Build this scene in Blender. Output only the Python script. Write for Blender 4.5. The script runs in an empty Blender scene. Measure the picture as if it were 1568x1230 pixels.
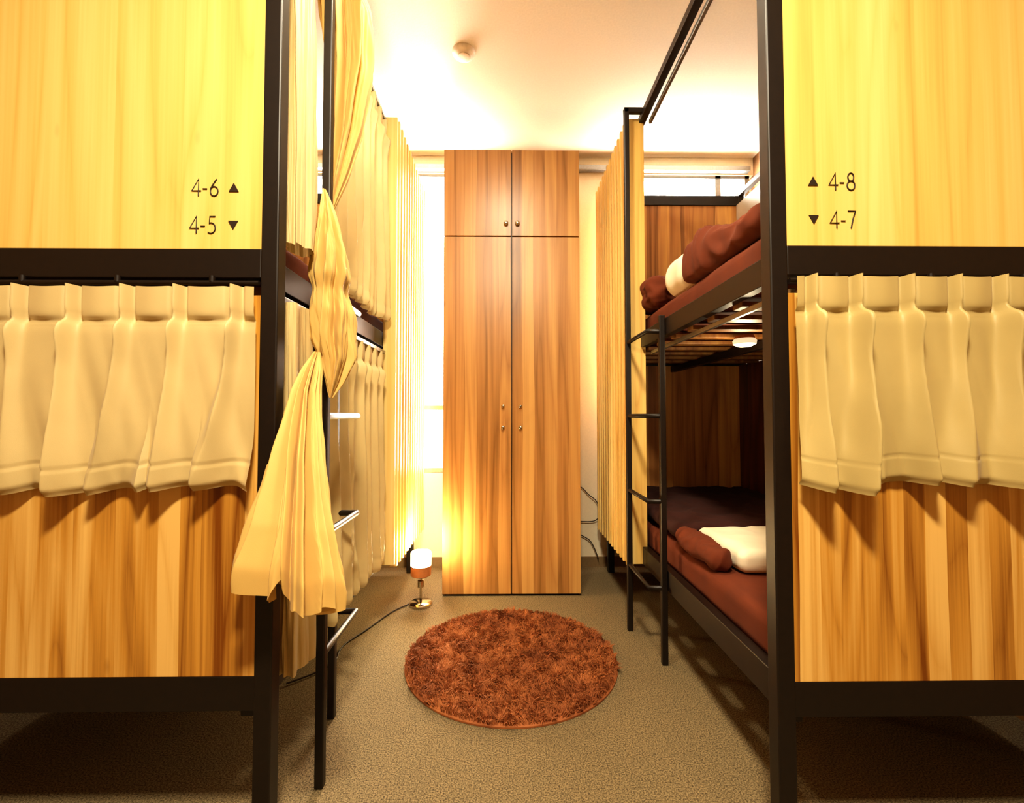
import bpy, math, random
import numpy as np
from mathutils import Vector, noise
random.seed(4)
D = bpy.data; C = bpy.context
scene = C.scene
def lin(h):
    h=h.lstrip('#'); r=[]
    for i in (0,2,4):
        c=int(h[i:i+2],16)/255
        r.append(c/12.92 if c<=.04045 else ((c+.055)/1.055)**2.4)
    return (r[0],r[1],r[2],1)
# ---------------------------------------------------------------- materials
def newmat(name):
    m=D.materials.new(name); m.use_nodes=True
    nt=m.node_tree; nt.nodes.clear()
    out=nt.nodes.new('ShaderNodeOutputMaterial'); b=nt.nodes.new('ShaderNodeBsdfPrincipled')
    nt.links.new(b.outputs[0],out.inputs[0])
    return m,nt,b,out
def N(nt,t,**k):
    n=nt.nodes.new(t)
    for a,v in k.items(): setattr(n,a,v)
    return n
def plain(name,col,rough=.5,metal=0,nscale=80,var=.08,bump=0.0):
    m,nt,b,o=newmat(name); c=lin(col)
    tc=N(nt,'ShaderNodeTexCoord'); no=N(nt,'ShaderNodeTexNoise'); no.inputs['Scale'].default_value=nscale
    no.inputs['Detail'].default_value=4
    nt.links.new(tc.outputs['Object'],no.inputs['Vector'])
    r=N(nt,'ShaderNodeValToRGB'); r.color_ramp.elements[0].position=.3; r.color_ramp.elements[1].position=.7
    r.color_ramp.elements[0].color=tuple(x*(1-var) for x in c[:3])+(1,)
    r.color_ramp.elements[1].color=tuple(min(1,x*(1+var)) for x in c[:3])+(1,)
    nt.links.new(no.outputs[0],r.inputs[0]); nt.links.new(r.outputs[0],b.inputs['Base Color'])
    b.inputs['Roughness'].default_value=rough; b.inputs['Metallic'].default_value=metal
    if bump:
        bp=N(nt,'ShaderNodeBump'); bp.inputs['Strength'].default_value=bump; bp.inputs['Distance'].default_value=.004
        nt.links.new(no.outputs[0],bp.inputs['Height']); nt.links.new(bp.outputs[0],b.inputs['Normal'])
    return m
def wood(name,cols,seed=0,rough=.35,plank=.1,w=(.3,.2,.3,.2),knot=.35,spread=1.0):
    m,nt,b,o=newmat(name); L=nt.links.new
    tc=N(nt,'ShaderNodeTexCoord')
    def mp(sc,loc=(0,0,0)):
        q=N(nt,'ShaderNodeMapping'); q.inputs['Scale'].default_value=sc; q.inputs['Location'].default_value=(loc[0]+seed*3.7,loc[1]+seed*1.3,loc[2]+seed*2.1)
        L(tc.outputs['Object'],q.inputs['Vector']); return q
    def math_(op,a,bb=None,c=None):
        q=N(nt,'ShaderNodeMath',operation=op)
        for i,v in enumerate((a,bb,c)):
            if v is None: continue
            if hasattr(v,'links'): L(v,q.inputs[i])
            else: q.inputs[i].default_value=v
        return q.outputs[0]
    sep=N(nt,'ShaderNodeSeparateXYZ'); L(tc.outputs['Object'],sep.inputs[0])
    s=math_('ADD',sep.outputs[0],sep.outputs[1])
    wob=N(nt,'ShaderNodeTexNoise'); wob.inputs['Scale'].default_value=1.0; L(mp((1,1,1.2)).outputs[0],wob.inputs['Vector'])
    s=math_('MULTIPLY_ADD',wob.outputs[0],.03,s)
    idx=math_('FLOOR',math_('DIVIDE',s,plank))
    wn=N(nt,'ShaderNodeTexWhiteNoise',noise_dimensions='1D'); L(math_('ADD',idx,seed*7.3),wn.inputs['W'])
    rnd=wn.outputs['Value']
    off=N(nt,'ShaderNodeCombineXYZ'); L(math_('MULTIPLY',rnd,9.0),off.inputs[2])
    def pn(sc,s_,d,dist):
        add=N(nt,'ShaderNodeVectorMath',operation='ADD'); L(mp(sc).outputs[0],add.inputs[0]); L(off.outputs[0],add.inputs[1])
        q=N(nt,'ShaderNodeTexNoise'); q.inputs['Scale'].default_value=s_; q.inputs['Detail'].default_value=d; q.inputs['Distortion'].default_value=dist
        L(add.outputs[0],q.inputs['Vector']); return q.outputs[0]
    n1=pn((6,6,.42),1.3,1.0,.35)
    rings=math_('PINGPONG',math_('MULTIPLY',n1,11.0),1.0)
    rings=math_('POWER',rings,.6)
    fine=pn((190,190,3.0),1.0,3,0)
    mid=pn((48,48,.5),1.0,4,.4)
    broad=pn((9,9,.3),1.0,2,.2)
    f=math_('MULTIPLY',broad,w[0]); f=math_('MULTIPLY_ADD',rings,w[1],f); f=math_('MULTIPLY_ADD',fine,w[2]*.5,f); f=math_('MULTIPLY_ADD',mid,w[2]*.9,f); f=math_('MULTIPLY_ADD',rnd,w[3],f)
    r=N(nt,'ShaderNodeValToRGB'); e=r.color_ramp.elements
    tot=w[0]*.5+w[1]*.6+w[2]*.7+w[3]*.5
    e[0].position=tot-.2*spread; e[0].color=lin(cols[0]); e[1].position=tot+.17*spread; e[1].color=lin(cols[2])
    k=e.new(tot-.02); k.color=lin(cols[1])
    L(f,r.inputs[0])
    vo=N(nt,'ShaderNodeTexVoronoi'); vo.inputs['Scale'].default_value=1.0
    L(mp((8,8,3.2),(.3,.2,.5)).outputs[0],vo.inputs['Vector'])
    kr=N(nt,'ShaderNodeValToRGB'); kr.color_ramp.elements[0].position=.02; kr.color_ramp.elements[0].color=(.5,.42,.35,1); kr.color_ramp.elements[1].position=.07; kr.color_ramp.elements[1].color=(1,1,1,1)
    L(vo.outputs['Distance'],kr.inputs[0])
    mx=N(nt,'ShaderNodeMixRGB',blend_type='MULTIPLY'); mx.inputs[0].default_value=knot
    L(r.outputs[0],mx.inputs[1]); L(kr.outputs[0],mx.inputs[2])
    L(mx.outputs[0],b.inputs['Base Color']); b.inputs['Roughness'].default_value=rough
    bp=N(nt,'ShaderNodeBump'); bp.inputs['Strength'].default_value=.06; bp.inputs['Distance'].default_value=.001
    L(f,bp.inputs['Height']); L(bp.outputs[0],b.inputs['Normal'])
    return m
def fabric(name,col,trans=.25,wv=900,bump=.15,rough=.7,sheen=.1,var=.9):
    m,nt,b,o=newmat(name); L=nt.links.new; c=lin(col)
    tc=N(nt,'ShaderNodeTexCoord'); no=N(nt,'ShaderNodeTexNoise'); no.inputs['Scale'].default_value=wv; no.inputs['Detail'].default_value=2
    n2=N(nt,'ShaderNodeTexNoise'); n2.inputs['Scale'].default_value=7; n2.inputs['Detail'].default_value=3
    L(tc.outputs['Object'],no.inputs['Vector']); L(tc.outputs['Object'],n2.inputs['Vector'])
    r=N(nt,'ShaderNodeValToRGB'); r.color_ramp.elements[0].position=.3; r.color_ramp.elements[1].position=.7
    r.color_ramp.elements[0].color=tuple(x*var for x in c[:3])+(1,); r.color_ramp.elements[1].color=c
    L(n2.outputs[0],r.inputs[0]); L(r.outputs[0],b.inputs['Base Color']); b.inputs['Roughness'].default_value=rough
    b.inputs['Sheen Weight'].default_value=sheen
    bp=N(nt,'ShaderNodeBump'); bp.inputs['Strength'].default_value=bump; bp.inputs['Distance'].default_value=.001
    L(no.outputs[0],bp.inputs['Height']); L(bp.outputs[0],b.inputs['Normal'])
    if trans:
        t=N(nt,'ShaderNodeBsdfTranslucent'); L(r.outputs[0],t.inputs[0])
        mx=N(nt,'ShaderNodeMixShader'); mx.inputs[0].default_value=trans
        L(b.outputs[0],mx.inputs[1]); L(t.outputs[0],mx.inputs[2]); L(mx.outputs[0],o.inputs[0])
    return m
def emis(name,col,st):
    m,nt,b,o=newmat(name); b.inputs['Base Color'].default_value=lin(col)
    b.inputs['Emission Color'].default_value=lin(col); b.inputs['Emission Strength'].default_value=st; return m

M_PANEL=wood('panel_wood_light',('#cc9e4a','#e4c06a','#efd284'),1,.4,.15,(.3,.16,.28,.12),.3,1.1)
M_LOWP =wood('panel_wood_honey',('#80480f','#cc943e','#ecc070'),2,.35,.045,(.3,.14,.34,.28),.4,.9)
M_LOCK =wood('locker_wood',('#805628','#b07e46','#cc9e5e'),3,.35,.06,(.3,.16,.34,.22),.5,1.15)
M_HEAD =wood('headboard_wood',('#80522a','#b88048','#d8a45c'),4,.4,.07,(.3,.16,.3,.2))
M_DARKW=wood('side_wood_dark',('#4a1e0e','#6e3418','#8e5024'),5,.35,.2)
M_SLAT =wood('slat_wood',('#c89a50','#e2bc6c','#f0d48c'),6,.4,.2)
M_BSLAT=wood('bed_slat_wood',('#5e3c1c','#86592c','#a07840'),8,.5,.2)
M_BLACK=plain('black_metal','#180e07',.45,0,60,.15)
M_STEEL=plain('steel_track','#8f8f8c',.35,.8)
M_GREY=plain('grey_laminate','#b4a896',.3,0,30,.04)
M_CURT =fabric('curtain_fabric_cream','#dec68c',.14,rough=.55)
M_CURT2=fabric('curtain_fabric_khaki','#c8b174',.10,rough=.5)
M_GOLD =fabric('tied_curtain_fabric','#dcb668',.08)
M_BROWN=fabric('brown_bedding','#6a2c0a',0,500,rough=.9,sheen=0,var=.75)
M_DBROWN=fabric('dark_brown_blanket','#38130a',0,400,rough=.95,sheen=0)
M_WHITE=fabric('white_linen','#f4e8cc',0,600)
M_SIGN =plain('sign_ink','#2a1804',.6)
M_CEIL =plain('ceiling_paper','#ecdfca',.9,0,120,.03,.1)
M_WALL =plain('wall_paper','#e4d8bc',.9,0,120,.03,.1)
M_WALLD=plain('wall_paper_brown','#8c6c48',.9,0,120,.03,.1)  # front and side walls darkened to brown to cut bounced fill light
M_TRIM =plain('baseboard_vinyl','#7a6444',.6)
M_PLAST=plain('white_plastic','#efe0cc',.4)
M_CHROME=plain('chrome','#c8c0b0',.15,1)
M_LAMPW=plain('lamp_wood_band','#b87848',.4)
M_CORD=plain('cord_rubber','#2a2018',.6)
M_PANE =emis('bright_window_screen','#fff9ee',20.0)
M_BULB =emis('lamp_glass','#ffe4ac',22.0)
M_RGL =emis('reading_lamp_glass','#fff0c8',.35)
M_CLIGHT=emis('ceiling_light_diffuser','#ffd9a0',1.0)
# carpet
M_CARPET,nt,b,o=newmat('carpet')
tc=N(nt,'ShaderNodeTexCoord')
n1=N(nt,'ShaderNodeTexNoise'); n1.inputs['Scale'].default_value=260; n1.inputs['Detail'].default_value=4
n2=N(nt,'ShaderNodeTexNoise'); n2.inputs['Scale'].default_value=3; n2.inputs['Detail'].default_value=3
for n in (n1,n2): nt.links.new(tc.outputs['Object'],n.inputs['Vector'])
r=N(nt,'ShaderNodeValToRGB'); r.color_ramp.elements[0].position=.34; r.color_ramp.elements[0].color=lin('#42351f'); r.color_ramp.elements[1].position=.66; r.color_ramp.elements[1].color=lin('#9c8964')
nt.links.new(n1.outputs[0],r.inputs[0])
mx=N(nt,'ShaderNodeMixRGB',blend_type='MULTIPLY'); mx.inputs[0].default_value=.25
nt.links.new(r.outputs[0],mx.inputs[1]); nt.links.new(n2.outputs[0],mx.inputs[2]); nt.links.new(mx.outputs[0],b.inputs['Base Color'])
b.inputs['Roughness'].default_value=.95
bp=N(nt,'ShaderNodeBump'); bp.inputs['Strength'].default_value=.35; bp.inputs['Distance'].default_value=.003
nt.links.new(n1.outputs[0],bp.inputs['Height']); nt.links.new(bp.outputs[0],b.inputs['Normal'])
# rug
M_RUG,nt,b,o=newmat('shag_rug')
tc=N(nt,'ShaderNodeTexCoord'); n1=N(nt,'ShaderNodeTexNoise'); n1.inputs['Scale'].default_value=7; n1.inputs['Detail'].default_value=5
nt.links.new(tc.outputs['Object'],n1.inputs['Vector'])
r=N(nt,'ShaderNodeValToRGB'); r.color_ramp.elements[0].position=.3; r.color_ramp.elements[0].color=lin('#7e421e'); r.color_ramp.elements[1].position=.7; r.color_ramp.elements[1].color=lin('#ae6a38')
nt.links.new(n1.outputs[0],r.inputs[0]); nt.links.new(r.outputs[0],b.inputs['Base Color']); b.inputs['Roughness'].default_value=.8

# ---------------------------------------------------------------- geometry helpers
def link(o,parent=None):
    C.collection.objects.link(o)
    if parent: o.parent=parent
    return o
def mesh(name,V,F,mat,parent=None,smooth=False):
    me=D.meshes.new(name); me.from_pydata(V,[],F); me.update()
    if smooth: me.polygons.foreach_set('use_smooth',[True]*len(me.polygons))
    me.materials.append(mat); return link(D.objects.new(name,me),parent)
def empty(name,loc=(0,0,0)):
    e=D.objects.new(name,None); e.empty_display_size=.1; C.collection.objects.link(e); return e
def boxes(name,bl,mat,parent=None,bev=.002):
    V=[];F=[]
    for (x0,x1,y0,y1,z0,z1) in bl:
        x0,x1=min(x0,x1),max(x0,x1); y0,y1=min(y0,y1),max(y0,y1)
        k=len(V)
        V+=[(x0,y0,z0),(x1,y0,z0),(x1,y1,z0),(x0,y1,z0),(x0,y0,z1),(x1,y0,z1),(x1,y1,z1),(x0,y1,z1)]
        F+=[tuple(k+i for i in f) for f in ((0,3,2,1),(4,5,6,7),(0,1,5,4),(1,2,6,5),(2,3,7,6),(3,0,4,7))]
    o=mesh(name,V,F,mat,parent)
    if bev:
        md=o.modifiers.new('bevel','BEVEL'); md.width=bev; md.segments=2
    return o
def box(name,x0,x1,y0,y1,z0,z1,mat,parent=None,bev=.002): return boxes(name,[(x0,x1,y0,y1,z0,z1)],mat,parent,bev)
def tube(name,pts,r,mat,parent=None,smooth=False,cyc=False,res=6):
    cu=D.curves.new(name,'CURVE'); cu.dimensions='3D'; cu.bevel_depth=r; cu.bevel_resolution=res//2; cu.use_fill_caps=True
    if smooth:
        sp=cu.splines.new('NURBS'); sp.points.add(len(pts)-1); sp.order_u=3; sp.use_endpoint_u=not cyc
    else:
        sp=cu.splines.new('POLY'); sp.points.add(len(pts)-1)
    for i,p in enumerate(pts): sp.points[i].co=(*p,1)
    sp.use_cyclic_u=cyc
    cu.materials.append(mat); o=D.objects.new(name,cu); C.collection.objects.link(o)
    dg=C.evaluated_depsgraph_get(); me=D.meshes.new_from_object(o.evaluated_get(dg)); D.objects.remove(o)
    me.name=name; o=D.objects.new(name,me)
    if not me.materials: me.materials.append(mat)
    return link(o,parent)
def lathe(name,prof,c,mat,parent=None,n=40):
    V=[];F=[]
    for (r,z) in prof:
        for i in range(n):
            a=2*math.pi*i/n; V.append((c[0]+r*math.cos(a),c[1]+r*math.sin(a),c[2]+z))
    for j in range(len(prof)-1):
        for i in range(n):
            F.append((j*n+i,j*n+(i+1)%n,(j+1)*n+(i+1)%n,(j+1)*n+i))
    o=mesh(name,V,F,mat,parent,True)
    try: o.data.set_sharp_from_angle(angle=math.radians(40))
    except Exception: pass
    return o
def knob(name,x,y,z,r,mat,parent):
    V=[];F=[];n=16; prof=[(0.0001,-.016),(r*.7,-.016),(r,-.012),(r,-.007),(r*.5,-.004),(r*.5,0)]
    for (rr,d) in prof:
        for i in range(n):
            a=2*math.pi*i/n; V.append((x+rr*math.cos(a),y+d,z+rr*math.sin(a)))
    for j in range(len(prof)-1):
        for i in range(n): F.append((j*n+i,j*n+(i+1)%n,(j+1)*n+(i+1)%n,(j+1)*n+i))
    return mesh(name,V,F,mat,parent,True)
def nz(*a): return noise.noise(Vector(a))
def sstep(a,b,x):
    t=max(0,min(1,(x-a)/(b-a))); return t*t*(3-2*t)
def pleated(name,axis,a0,a1,fixed,zt,zb,pitch,amp,mat,header=.072,out=-1,seed=0,parent=None,sway=.008,hemw=.006,slope=0):
    """pinch-pleated curtain: flat puffs between sharp pinches in the header tape, crisp cones below"""
    nu=int((a1-a0)/.0025)+1; nv=100; V=[];F=[]; H=zt-zb
    for j in range(nv+1):
        t=j/nv; z0=zt-H*t; dz=zt-z0
        for i in range(nu+1):
            a=a0+(a1-a0)*i/nu
            s=(a-a0)/pitch-.35; s+= .12*nz(s*.6,seed,1.1)
            r=.5+.5*math.cos(2*math.pi*s); k=int(round(s))
            kk=sstep(header*.8,header*1.12,dz)
            hd=.018*r**34-.010*math.exp(-((abs(s-k)-.11)/.045)**2)+.007*(1-r)
            lean=nz(k*1.7+.3,seed*3.1,.5)
            q=sstep(header,H,dz)
            sw=s+ 1.0*lean*t*t + .14*nz(s*1.1,z0*2,seed)*t
            rr=.5+.5*math.cos(2*math.pi*sw)
            pw=16-14.2*sstep(header*.9,header+.30,dz)
            am=amp*(1+.8*nz(k*2.3+.5,seed,2.2))*(.62+.38*q)
            # crisp crest: triangular rather than sinusoidal
            tri=1-abs(((sw+.5)%1)*2-1); tri=abs(((sw)%1)*2-1)
            low=am*(.55*rr**pw+.45*max(0,(tri-.12)/.88)**(1+pw*.35)) + .55*amp*t*nz(a*11,z0*1.2,seed*2.0) + .25*amp*t*nz(a*28+z0*7,z0*3,seed+5)
            low+=.014*(r**18)*(1-sstep(header,header+.10,dz))
            pinch=.014*math.exp(-((dz-header)/.014)**2)*(.3+.7*r**4)
            d=hd*(1-kk)+low*kk-pinch*.6
            if abs(dz-header*.97)<.004: d-=.0025
            if abs((z0-zb)-.055)<.004: d-=.0018
            d-=.010*sstep(zb+.015,zb,z0)
            zz=z0+ (-hemw*rr+hemw*2.2*nz(a*8,seed,4.4))*t + (1-kk)*.004*r + slope*(a-a0)*t
            aa=a+sway*t*nz(a*5,z0*2,seed+3)
            p=fixed+out*d
            V.append((aa,p,zz) if axis=='x' else (p,aa,zz))
    for j in range(nv):
        for i in range(nu):
            q=j*(nu+1)+i; F.append((q,q+1,q+nu+2,q+nu+1))
    o=mesh(name,V,F,mat,parent,True)
    return o
def drape(name,levels,nf,amp,mat,seed=0,twist=0,parent=None,hem=.0,n=300,rows=150,fine=.05,lob=0):
    L=np.array(levels,float); L=L[np.argsort(-L[:,0])]
    k=np.concatenate([[0],np.cumsum(np.abs(np.diff(L[:,0]))+1e-4)]); k/=k[-1]
    t=np.linspace(0,1,rows+1); G=np.stack([np.interp(t,k,L[:,c]) for c in range(5)],1)
    for _ in range(6):
        H=G.copy(); H[1:-1]=(G[:-2]+2*G[1:-1]+G[2:])/4; G=H
    V=[];F=[]
    for j in range(rows+1):
        z,x,y,hx,hy=G[j]; tt=t[j]
        for i in range(n):
            a=2*math.pi*i/n
            ph=nf*a+twist*tt*6.28+2.2*nz(math.cos(a)*1.5,math.sin(a)*1.5,seed+tt*1.2)
            f=math.sin(ph); f=math.copysign(abs(f)**.6,f)
            r=1+amp*f+amp*.5*math.sin(ph*1.9+seed)+.12*nz(math.cos(a)*3,math.sin(a)*3,tt*6+seed)+fine*nz(math.cos(a)*9,math.sin(a)*9,tt*9+seed)
            fr=math.exp(-((math.cos(a)+.12)/.13)**2)*(1 if math.sin(a)<0 else 0)
            r*=1-lob*fr*sstep(.25,.8,tt)
            zz=z+(hem*(nz(math.cos(a)*1.4,math.sin(a)*1.4,seed+9)) + hem*.25*f - hem*.9*math.cos(a)*(1 if lob else 0)+hem*1.2*fr*(1 if lob else 0))*sstep(.5,1,tt)
            V.append((x+hx*r*math.cos(a),y+hy*r*math.sin(a),zz))
    for j in range(rows):
        for i in range(n):
            F.append((j*n+i,(j+1)*n+i,(j+1)*n+(i+1)%n,j*n+(i+1)%n))
    o=mesh(name,V,F,mat,parent,True)
    return o
def soft(name,x0,x1,y0,y1,z0,z1,mat,r=.03,amp=.01,fs=8,seed=0,parent=None,topfn=None,n=60):
    x0,x1=min(x0,x1),max(x0,x1)
    c=((x0+x1)/2,(y0+y1)/2,(z0+z1)/2); h=(abs(x1-x0)/2,abs(y1-y0)/2,(z1-z0)/2); r=min(r,*h)
    V=[];F=[]
    dims=[n,n,12]
    def face(ax,sg):
        u,v=[i for i in range(3) if i!=ax]; nu,nv=dims[u],dims[v]; k=len(V)
        for j in range(nv+1):
            for i in range(nu+1):
                p=[0,0,0]; p[ax]=sg*h[ax]; p[u]=(2*i/nu-1)*h[u]; p[v]=(2*j/nv-1)*h[v]
                q=[max(-(h[m]-r),min(h[m]-r,p[m])) for m in range(3)]
                d=Vector([p[m]-q[m] for m in range(3)])
                if d.length>1e-9: d=d.normalized()*r
                P=Vector(q)+d
                w=Vector((P.x+c[0],P.y+c[1],P.z+c[2]))
                n1=noise.noise(Vector((w.x*fs,w.y*fs*.7,w.z*fs+seed))); n2=1-2*abs(noise.noise(Vector((w.x*fs*1.6+n1,w.y*fs*1.4,w.z*fs*2+seed))))
                nn=amp*(n1+.5*(n2-.5))
                dn=d.normalized() if d.length>0 else Vector((0,0,1))
                w+=dn*nn
                if topfn: w=Vector(topfn(w))
                V.append(tuple(w))
        for j in range(nv):
            for i in range(nu):
                a=k+j*(nu+1)+i; f=(a,a+1,a+nu+2,a+nu+1)
                if (sg>0)==(ax==1): f=f[::-1]
                F.append(f)
    for ax in range(3):
        for sg in (-1,1): face(ax,sg)
    o=mesh(name,V,F,mat,parent,True)
    md=o.modifiers.new('weld','WELD'); md.merge_threshold=.0004
    return o

# ---------------------------------------------------------------- room
XW=1.56; YB=2.82; YF=-1.7; ZC=2.55
box('floor',-XW-.1,XW+.1,YF-.1,YB+.1,-.06,0,M_CARPET,bev=0)
box('ceiling',-XW-.1,XW+.1,YF-.1,YB+.1,ZC,ZC+.06,M_CEIL,bev=0)
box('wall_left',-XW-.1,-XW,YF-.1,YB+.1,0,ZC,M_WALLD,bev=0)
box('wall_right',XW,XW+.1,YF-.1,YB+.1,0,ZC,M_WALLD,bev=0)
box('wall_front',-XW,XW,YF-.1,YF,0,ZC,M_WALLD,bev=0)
boxes('wall_back',[(-XW,XW,YB,YB+.1,2.44,ZC),(-XW,-.12,YB,YB+.1,0,.57),(-.12,.66,YB,YB+.1,0,2.44),(.66,XW,YB,YB+.1,0,1.0)],M_WALL,bev=0)
box('baseboard_back',-XW,XW,YB-.008,YB,0,.06,M_TRIM,bev=.001)
def window(name,x0,x1,z0,z1,rails,mull):
    e=empty(name)
    box('pane',x0,x1,YB+.055,YB+.06,z0,z1,M_PANE,e,0)
    fr=[(x0,x1,YB+.01,YB+.05,z0,z0+.03),(x0,x1,YB+.01,YB+.05,z1-.02,z1),(x0,x0+.03,YB+.01,YB+.05,z0,z1),(x1-.03,x1,YB+.01,YB+.05,z0,z1)]
    for q in rails: fr.append((x0,x1,YB+.01,YB+.05,q-.015,q+.015))
    for q in mull: fr.append((q-.018,q+.018,YB+.01,YB+.05,z0,z1))
    boxes('frame',fr,M_STEEL,e)
window('window_1',-1.5,-.12,.57,2.44,[.97],[-.9])
window('window_2',.66,1.54,1.0,2.44,[],[1.34])
box('curtain_rail',-1.5,1.52,YB-.045,YB-.005,2.445,2.475,M_STEEL)
# ---------------------------------------------------------------- beds
def bunk(sg,xi,xr,yf,name,bw):
    e=empty(name); X=lambda v: sg*v
    PW=.037; XO=1.40; YE=2.74
    fl=[]
    for (a,b_) in ((xi,xi+PW),(XO,XO+PW)):
        fl.append((X(a),X(b_),yf,yf+PW,0,2.275)); fl.append((X(max(a,xr)),X(max(a,xr)+PW),YE-PW,YE,0,2.275))
    boxes('corner_posts',fl,M_BLACK,e,.003)
    a=xi+PW
    boxes('end_rails',[(X(a),X(XO),yf+.002,yf+PW,1.217,1.28),(X(a),X(XO),yf+.006,yf+PW,.30,.372),(X(a),X(XO),yf,yf+PW,2.235,2.275),
        (X(xr),X(XO),YE-PW,YE,1.217,1.28),(X(xr),X(XO),YE-PW,YE,.30,.372),(X(xr),X(XO),YE-PW,YE,2.19,2.25)],M_BLACK,e)
    rw=.03
    boxes('side_rails',[(X(xr),X(xr+rw),yf+PW,YE-PW,1.225,1.29),(X(xr),X(xr+rw),yf+PW,YE-PW,.27,.345),(X(xr),X(xr+rw),yf+PW,YE-PW,2.245,2.275),
        (X(XO),X(XO+rw),yf+PW,YE-PW,1.225,1.29),(X(XO),X(XO+rw),yf+PW,YE-PW,.27,.345),(X(XO),X(XO+rw),yf+PW,YE-PW,2.245,2.275)],M_BLACK,e)
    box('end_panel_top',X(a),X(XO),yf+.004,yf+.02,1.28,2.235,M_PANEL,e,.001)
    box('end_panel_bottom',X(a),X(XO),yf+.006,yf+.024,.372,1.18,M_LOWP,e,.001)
    box('headboard_top',X(xr+.005),X(XO),YE-.03,YE-.012,1.28,2.19,M_HEAD,e,.001)
    box('headboard_bottom',X(xr+.005),X(XO),YE-.03,YE-.012,.372,1.217,M_HEAD,e,.001)
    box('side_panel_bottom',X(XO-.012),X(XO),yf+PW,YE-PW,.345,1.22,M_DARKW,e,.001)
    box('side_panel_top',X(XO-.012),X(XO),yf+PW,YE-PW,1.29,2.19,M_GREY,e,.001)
    sl=[];y=yf+.1
    while y<YE-.1:
        sl.append((X(xr+rw),X(XO-.012),y,y+.05,1.212,1.226)); sl.append((X(xr+rw),X(XO-.012),y,y+.06,.30,.316)); y+=.16
    boxes('bed_slats',sl,M_BSLAT,e)
    boxes('slat_bearers',[(X(q),X(q+.03),yf+PW,YE-PW,1.180,1.212) for q in (xr+.38,)],M_BLACK,e)
    xs=xr-.035
    boxes('screen_end_board',[(X(xs-.022),X(xs-.022+bw),2.018,2.032,.27,2.262)],M_SLAT,e,.001)
    sc=[];y=2.062
    while y<YE-.02:
        sc.append((X(xs-.024),X(xs+.008),y,y+.02,.25,2.27)); y+=.058
    boxes('slat_screen',sc,M_SLAT,e,.0015)
    box('screen_backing',X(xs+.010),X(xs+.018),2.033,YE-.04,.27,2.25,M_HEAD,e,0)
    boxes('screen_battens',[(X(xs+.018),X(xr),2.034,YE-.04,q,q+.03) for q in (.30,1.24,2.235)],M_BLACK,e)
    tube('curtain_rod',[(X(a),yf-.004,1.204),(X(XO),yf-.004,1.204)],.005,M_BLACK,e)
    for i in range(4):
        xx=a+.10+.2*i
        lathe('rod_bracket_%d'%(i+1),[(.001,0),(.006,0),(.006,-.014),(.001,-.014)],(X(xx),yf-.004,1.219),M_BLACK,e,12)
    xa=xr+.04
    for q,(z0,z1) in enumerate(((1.239,1.38),(.317,.43))):
        soft('mattress_%d'%(q+1),X(xa),X(XO-.02),yf+.045,2.70,z0,z1,M_BROWN,.03,.003,6,3,parent=e)
    return e
bR=bunk(1,.556,.600,.945,'bunk_bed',.078)
bL=bunk(-1,.491,.545,.98,'bunk_bed',.055)
def ladder(name,sg,xa,ya,xb,yb,ztop_a,ztop_b,parent,zs):
    s=.011
    boxes(name+'_legs',[(sg*xa-s,sg*xa+s,ya-s,ya+s,0,ztop_a),(sg*xb-s,sg*xb+s,yb-s,yb+s,0,ztop_b)],M_BLACK,parent,.003)
    for i,z in enumerate(zs):
        tube('rung_%d'%(i+1),[(sg*xa,ya,z),(sg*xa,yb,z),(sg*xb,yb,z)],.009,M_BLACK,parent)
ladder('ladder',1,.533,1.985,.588,1.715,2.285,1.30,bR,[.28,.60,.92,1.24])
box('ladder_hook',.522,.61,1.974,1.996,2.265,2.287,M_BLACK,bR)
ladder('ladder',-1,.462,1.17,.532,1.43,2.285,1.30,bL,[.32,.62,.92,1.24])
box('ladder_hook',-.56,-.451,1.159,1.181,2.265,2.287,M_BLACK,bL)
boxes('curtain_tracks',[(-.538,-.528,1.03,2.0,1.19,1.205),(-.538,-.528,1.03,2.0,2.215,2.232)],M_STEEL,bL)
boxes('curtain_tracks',[(.632,.645,1.0,1.98,1.19,1.205),(.632,.645,1.0,1.98,2.215,2.232)],M_STEEL,bR)
# signs ----------------------------------------------------------------
def arc(cx,cy,rx,ry,a0,a1,n=22): return [(cx+rx*math.cos(math.radians(a0+(a1-a0)*i/n)),cy+ry*math.sin(math.radians(a0+(a1-a0)*i/n))) for i in range(n+1)]
G={'4':[[(.45,0),(.45,1),(0,.3),(.62,.3)]],'-':[[(.02,.42),(.3,.42)]],
 '5':[[(.5,1),(.14,1),(.1,.58)]+arc(.22,.31,.3,.31,110,-130)],
 '6':[[(.46,1),(.3,.8),(.14,.58),(.05,.4)]+arc(.3,.28,.26,.28,165,-200)],
 '7':[[(0,1),(.52,1),(.34,.55),(.2,0)]],
 '8':[arc(.28,.76,.2,.24,0,360),arc(.28,.27,.26,.27,0,360)]}
def sign(txt,x0,z0,h,y,xt,up):
    e=empty('bed_number_sign'); x=x0
    for ch in txt:
        for st in G[ch]:
            tube('digit_'+('dash' if ch=='-' else ch),[(x+px*h*.85,y,z0+pz*h) for px,pz in st],.0013,M_SIGN,e,res=4)
        x+=h*(.62 if ch=='4' else .42 if ch=='-' else .6)
    s=.0105; zc=z0+h*.5
    P=[(-s,-s*.85),(s,-s*.85),(0,s*.95)] if up else [(-s,s*.85),(s,s*.85),(0,-s*.95)]
    V=[(xt+a,y-.001,zc+b_) for a,b_ in P]+[(xt+a,y+.0008,zc+b_) for a,b_ in P]
    mesh('triangle',V,[(0,1,2),(3,5,4),(0,3,4,1),(1,4,5,2),(2,5,3,0)],M_SIGN,e)
yl=.983; yr=.948
sign('4-6',-.680,1.396,.037,yl,-.590,True)
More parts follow.
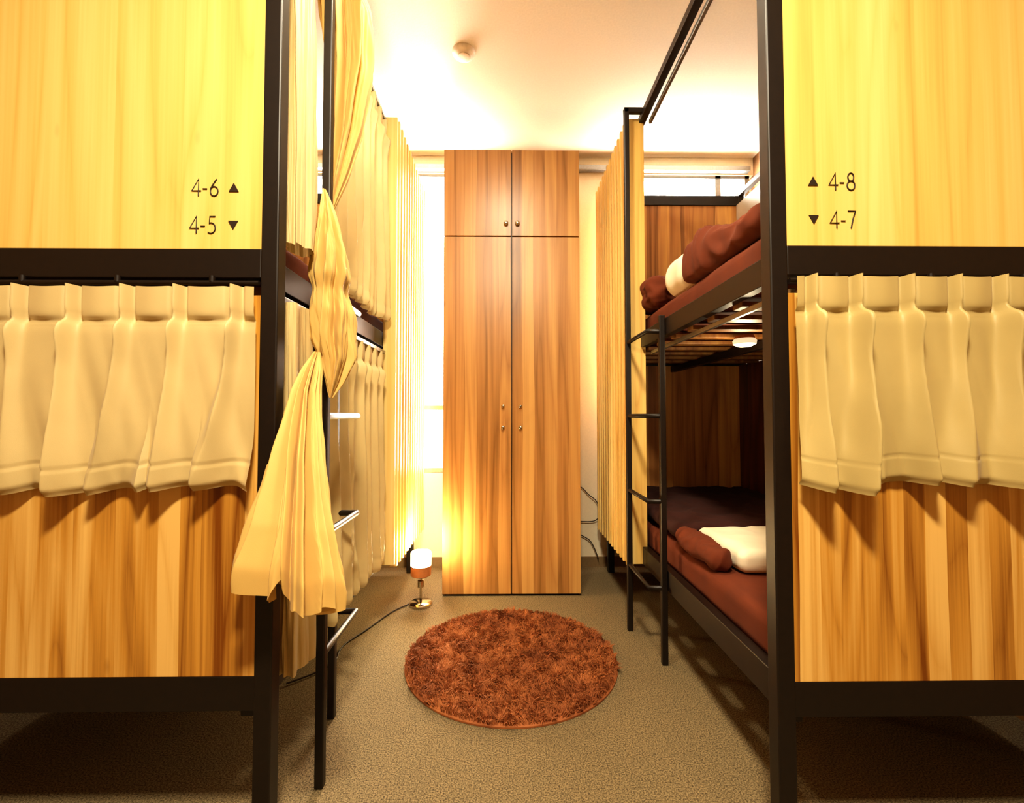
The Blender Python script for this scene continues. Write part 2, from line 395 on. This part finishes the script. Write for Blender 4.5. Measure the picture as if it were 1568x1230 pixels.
sign('4-5',-.683,1.314,.037,yl,-.590,False)
sign('4-8',.686,1.400,.037,yr,.652,True)
sign('4-7',.687,1.318,.037,yr,.652,False)
# ---------------------------------------------------------------- curtains
pleated('bed_end_curtain','x',-1.39,-.528,.962,1.190,.765,.111,.038,M_CURT,seed=2,out=-1)
pleated('bed_end_curtain','x',.596,1.39,.926,1.206,.782,.098,.048,M_CURT2,seed=7,out=-1)
pleated('bed_side_curtain','y',1.34,1.99,-.538,2.212,1.335,.085,.030,M_CURT,seed=11,out=1)
pleated('bed_side_curtain','y',1.30,1.99,-.538,1.188,.30,.085,.030,M_CURT,seed=15,out=1)
drape('gathered_curtain',[(2.23,-.505,1.09,.022,.05),(1.8,-.500,1.09,.026,.05),(1.45,-.498,1.09,.030,.05),(1.315,-.494,1.085,.026,.045)],5,.14,M_CURT,seed=3,hem=.004)
drape('gathered_curtain',[(1.185,-.51,1.12,.02,.06),(.8,-.51,1.12,.028,.06),(.33,-.505,1.12,.033,.07)],5,.18,M_CURT,seed=6,hem=.006)
tc_=empty('tied_curtain')
drape('upper_swag',[(2.235,-.50,1.27,.04,.06),(2.05,-.445,1.25,.055,.05),(1.88,-.432,1.25,.048,.045),(1.70,-.438,1.24,.034,.035),(1.56,-.452,1.22,.02,.025),(1.47,-.462,1.2,.006,.008)],8,.26,M_GOLD,seed=21,twist=1.0,parent=tc_)
drape('knot',[(1.50,-.466,1.16,.004,.006),(1.42,-.452,1.15,.018,.025),(1.33,-.443,1.15,.036,.04),(1.27,-.440,1.15,.043,.045),(1.235,-.442,1.15,.034,.036),(1.18,-.436,1.15,.044,.045),(1.12,-.434,1.15,.044,.045),(1.06,-.424,1.15,.034,.035),(1.0,-.426,1.14,.017,.02),(.965,-.43,1.13,.004,.006)],6,.24,M_GOLD,seed=29,twist=1.4,parent=tc_,fine=.10)
drape('tail',[(1.075,-.458,1.11,.005,.006),(1.03,-.456,1.08,.014,.02),(.976,-.456,1.05,.020,.026),(.83,-.446,.99,.037,.034),(.70,-.430,.94,.056,.040),(.614,-.422,.92,.072,.045),(.562,-.420,.92,.075,.047)],10,.42,M_GOLD,seed=33,twist=.1,parent=tc_,hem=.026,lob=.5)
# ---------------------------------------------------------------- bedding
soft('folded_duvet',.625,1.33,1.12,1.62,1.388,1.465,M_BROWN,.035,.018,10,1,topfn=lambda w:(w.x,w.y,w.z+max(0,w.z-1.40)*1.2*sstep(1.15,1.62,w.y)))
soft('rolled_blanket',.605,1.25,1.905,2.10,1.386,1.515,M_BROWN,.05,.02,13,5)
soft('pillow',.645,1.2,1.64,1.885,1.390,1.55,M_WHITE,.075,.008,7,8)
soft('blanket',.645,1.37,1.76,2.68,.436,.51,M_DBROWN,.04,.02,6,2)
soft('blanket_roll',.635,.708,1.42,1.74,.434,.510,M_BROWN,.045,.012,12,4)
soft('folded_sheet',.715,1.25,1.40,1.74,.436,.505,M_WHITE,.03,.006,8,9)
soft('bedspread',-1.35,-.62,1.6,2.5,.436,.54,M_BROWN,.05,.02,6,2)
rl=empty('reading_lamp')
lathe('housing',[(.001,.0),(.03,.0),(.033,-.006),(.034,-.014)],(.86,1.63,1.210),M_LAMPW,rl)
lathe('glass',[(.034,-.012),(.040,-.02),(.038,-.032),(.022,-.04),(.001,-.042)],(.86,1.63,1.210),M_RGL,rl)
q=D.lights.new('reading_bulb','POINT'); q.energy=1.5; q.color=(1,.8,.5); q.shadow_soft_size=.03
qo=D.objects.new('reading_bulb',q); qo.location=(.86,1.63,1.12); C.collection.objects.link(qo); qo.parent=rl
# ---------------------------------------------------------------- locker
lk=empty('locker_cabinet'); x0,x1,yf,yb=-.325,.383,2.36,2.78; xm=(x0+x1)/2
box('carcass',x0,x1,yf+.022,yb,.0,2.32,M_LOCK,lk,.001)
dr=[]
for (a,b_) in ((x0,xm-.002),(xm+.002,x1)):
    dr+=[(a,b_,yf,yf+.018,.012,1.855),(a,b_,yf,yf+.018,1.861,2.318)]
boxes('doors',dr,M_LOCK,lk,.0012)
box('shadow_gap',x0+.01,x1-.01,yf+.017,yf+.0215,.0,2.31,M_BLACK,lk,0)
for i,(x,z,r_) in enumerate([(xm-.03,1.925,.012),(xm+.03,1.925,.012),(xm-.045,.97,.009),(xm+.045,.97,.009),(xm-.045,.86,.010),(xm+.045,.86,.010)]):
    knob('knob_%d'%(i+1),x,yf,z,r_,M_CHROME,lk)
# ---------------------------------------------------------------- rug
rg=empty('round_rug'); RC=(.02,1.765); RR=.395
lathe('backing',[(.001,.012),(RR-.008,.012),(RR,.006),(RR,.001),(.001,.001)],(RC[0],RC[1],0),M_RUG,rg,80)
V=[];F=[]
for i in range(44000):
    rr=RR*math.sqrt(random.random())*.995; a=random.random()*6.2832
    x=RC[0]+rr*math.cos(a); y=RC[1]+rr*math.sin(a)
    fx=nz(x*20,y*20,0)*1.3+nz(x*60,y*60,2)*1.4; fy=nz(x*20,y*20,7)*1.3+nz(x*60,y*60,9)*1.4
    lx=.014*(fx+random.uniform(-.3,.3)); ly=.014*(fy+random.uniform(-.3,.3)); h=.011+.007*random.random()
    w=.0013; b2=random.random()*3.1416; wx=w*math.cos(b2); wy=w*math.sin(b2); k=len(V)
    V+=[(x-wx,y-wy,.01),(x+wx,y+wy,.01),(x+wx+lx*.5,y+wy+ly*.5,.01+h*.7),(x-wx+lx*.5,y-wy+ly*.5,.01+h*.7),(x+lx*1.3,y+ly*1.3,.01+h*.95)]
    F+=[(k,k+1,k+2,k+3),(k+3,k+2,k+4)]
mesh('shag_pile',V,F,M_RUG,rg)
# ---------------------------------------------------------------- floor lamp
fl=empty('floor_lamp'); lc=(-.415,2.26,0)
lathe('base',[(.001,.016),(.05,.016),(.056,.011),(.056,.001),(.001,.001)],lc,M_CHROME,fl)
lathe('stem',[(.006,.016),(.006,.085),(.016,.088),(.016,.118),(.006,.121),(.006,.15)],lc,M_CHROME,fl)
lathe('wood_cup',[(.001,.142),(.044,.142),(.049,.146),(.049,.192),(.046,.192)],lc,M_LAMPW,fl)
lathe('glass_shade',[(.046,.188),(.049,.192),(.049,.252),(.046,.257),(.001,.258)],lc,M_BULB,fl)
tube('power_cord',[(-.46,2.27,.006),(-.52,2.2,.006),(-.56,2.1,.006),(-.60,1.98,.006),(-.66,1.85,.006),(-.62,1.7,.006),(-.75,1.6,.006)],.003,M_CORD,None,True)
pl=D.lights.new('lamp_bulb','POINT'); pl.energy=8; pl.color=(1,.8,.45); pl.shadow_soft_size=.03
po=D.objects.new('lamp_bulb',pl); po.location=(-.415,2.26,.29); C.collection.objects.link(po); po.parent=fl
wc=empty('wall_cable')
tube('cable_a',[(.43,2.80,.50),(.47,2.80,.48),(.50,2.795,.44),(.56,2.79,.40),(.57,2.79,.30),(.52,2.8,.27),(.44,2.80,.28)],.003,M_CORD,wc,True)
tube('cable_b',[(.40,2.80,.22),(.47,2.80,.19),(.53,2.795,.15),(.56,2.79,.05)],.003,M_CORD,wc,True)
sd=empty('smoke_detector')
lathe('body',[(.001,-.022),(.03,-.022),(.034,-.018),(.046,-.014),(.052,-.006),(.052,0)],(-.19,2.0,ZC),M_PLAST,sd)
lathe('ring',[(.028,-.0225),(.028,-.027),(.022,-.029),(.001,-.029)],(-.19,2.0,ZC),M_PLAST,sd)
# ---------------------------------------------------------------- ceiling light and added aisle fill
def area(name,loc,size,e,col,rot=(0,0,0),parent=None,sy=None):
    l=D.lights.new(name,'AREA'); l.energy=e; l.color=col; l.size=size
    if sy: l.shape='RECTANGLE'; l.size_y=sy
    o=D.objects.new(name,l); o.location=loc; o.rotation_euler=rot; C.collection.objects.link(o)
    if parent: o.parent=parent
    return o
for (y,e,rr) in ((-.15,52,.15),(1.25,12,.12)):  # second lamp is added out of view to brighten aisle and bunk interiors
    cl=empty('ceiling_and_fill_light')
    lathe('diffuser',[(.001,-.045),(rr*.8,-.04),(rr*.96,-.02),(rr,0)],(0,y,ZC),M_CLIGHT,cl)
    area('lamp_source',(0,y,ZC-.06),rr*1.6,e,(1,.87,.64),parent=cl)
# ---------------------------------------------------------------- world & camera
w=D.worlds.new('world'); scene.world=w; w.use_nodes=True
w.node_tree.nodes['Background'].inputs[0].default_value=(1,.85,.6,1); w.node_tree.nodes['Background'].inputs[1].default_value=.3
cam=D.cameras.new('camera'); co=D.objects.new('camera',cam); C.collection.objects.link(co)
co.location=(0,0,.92); co.rotation_euler=(math.radians(91.8),0,math.radians(-.74))
cam.sensor_width=36; cam.lens=16.07; cam.clip_start=.02
scene.camera=co
scene.view_settings.view_transform='Standard'; scene.view_settings.exposure=0.8
for lk_ in ('Medium High Contrast','Standard - Medium High Contrast'):
    try:
        scene.view_settings.look=lk_; break
    except Exception: pass
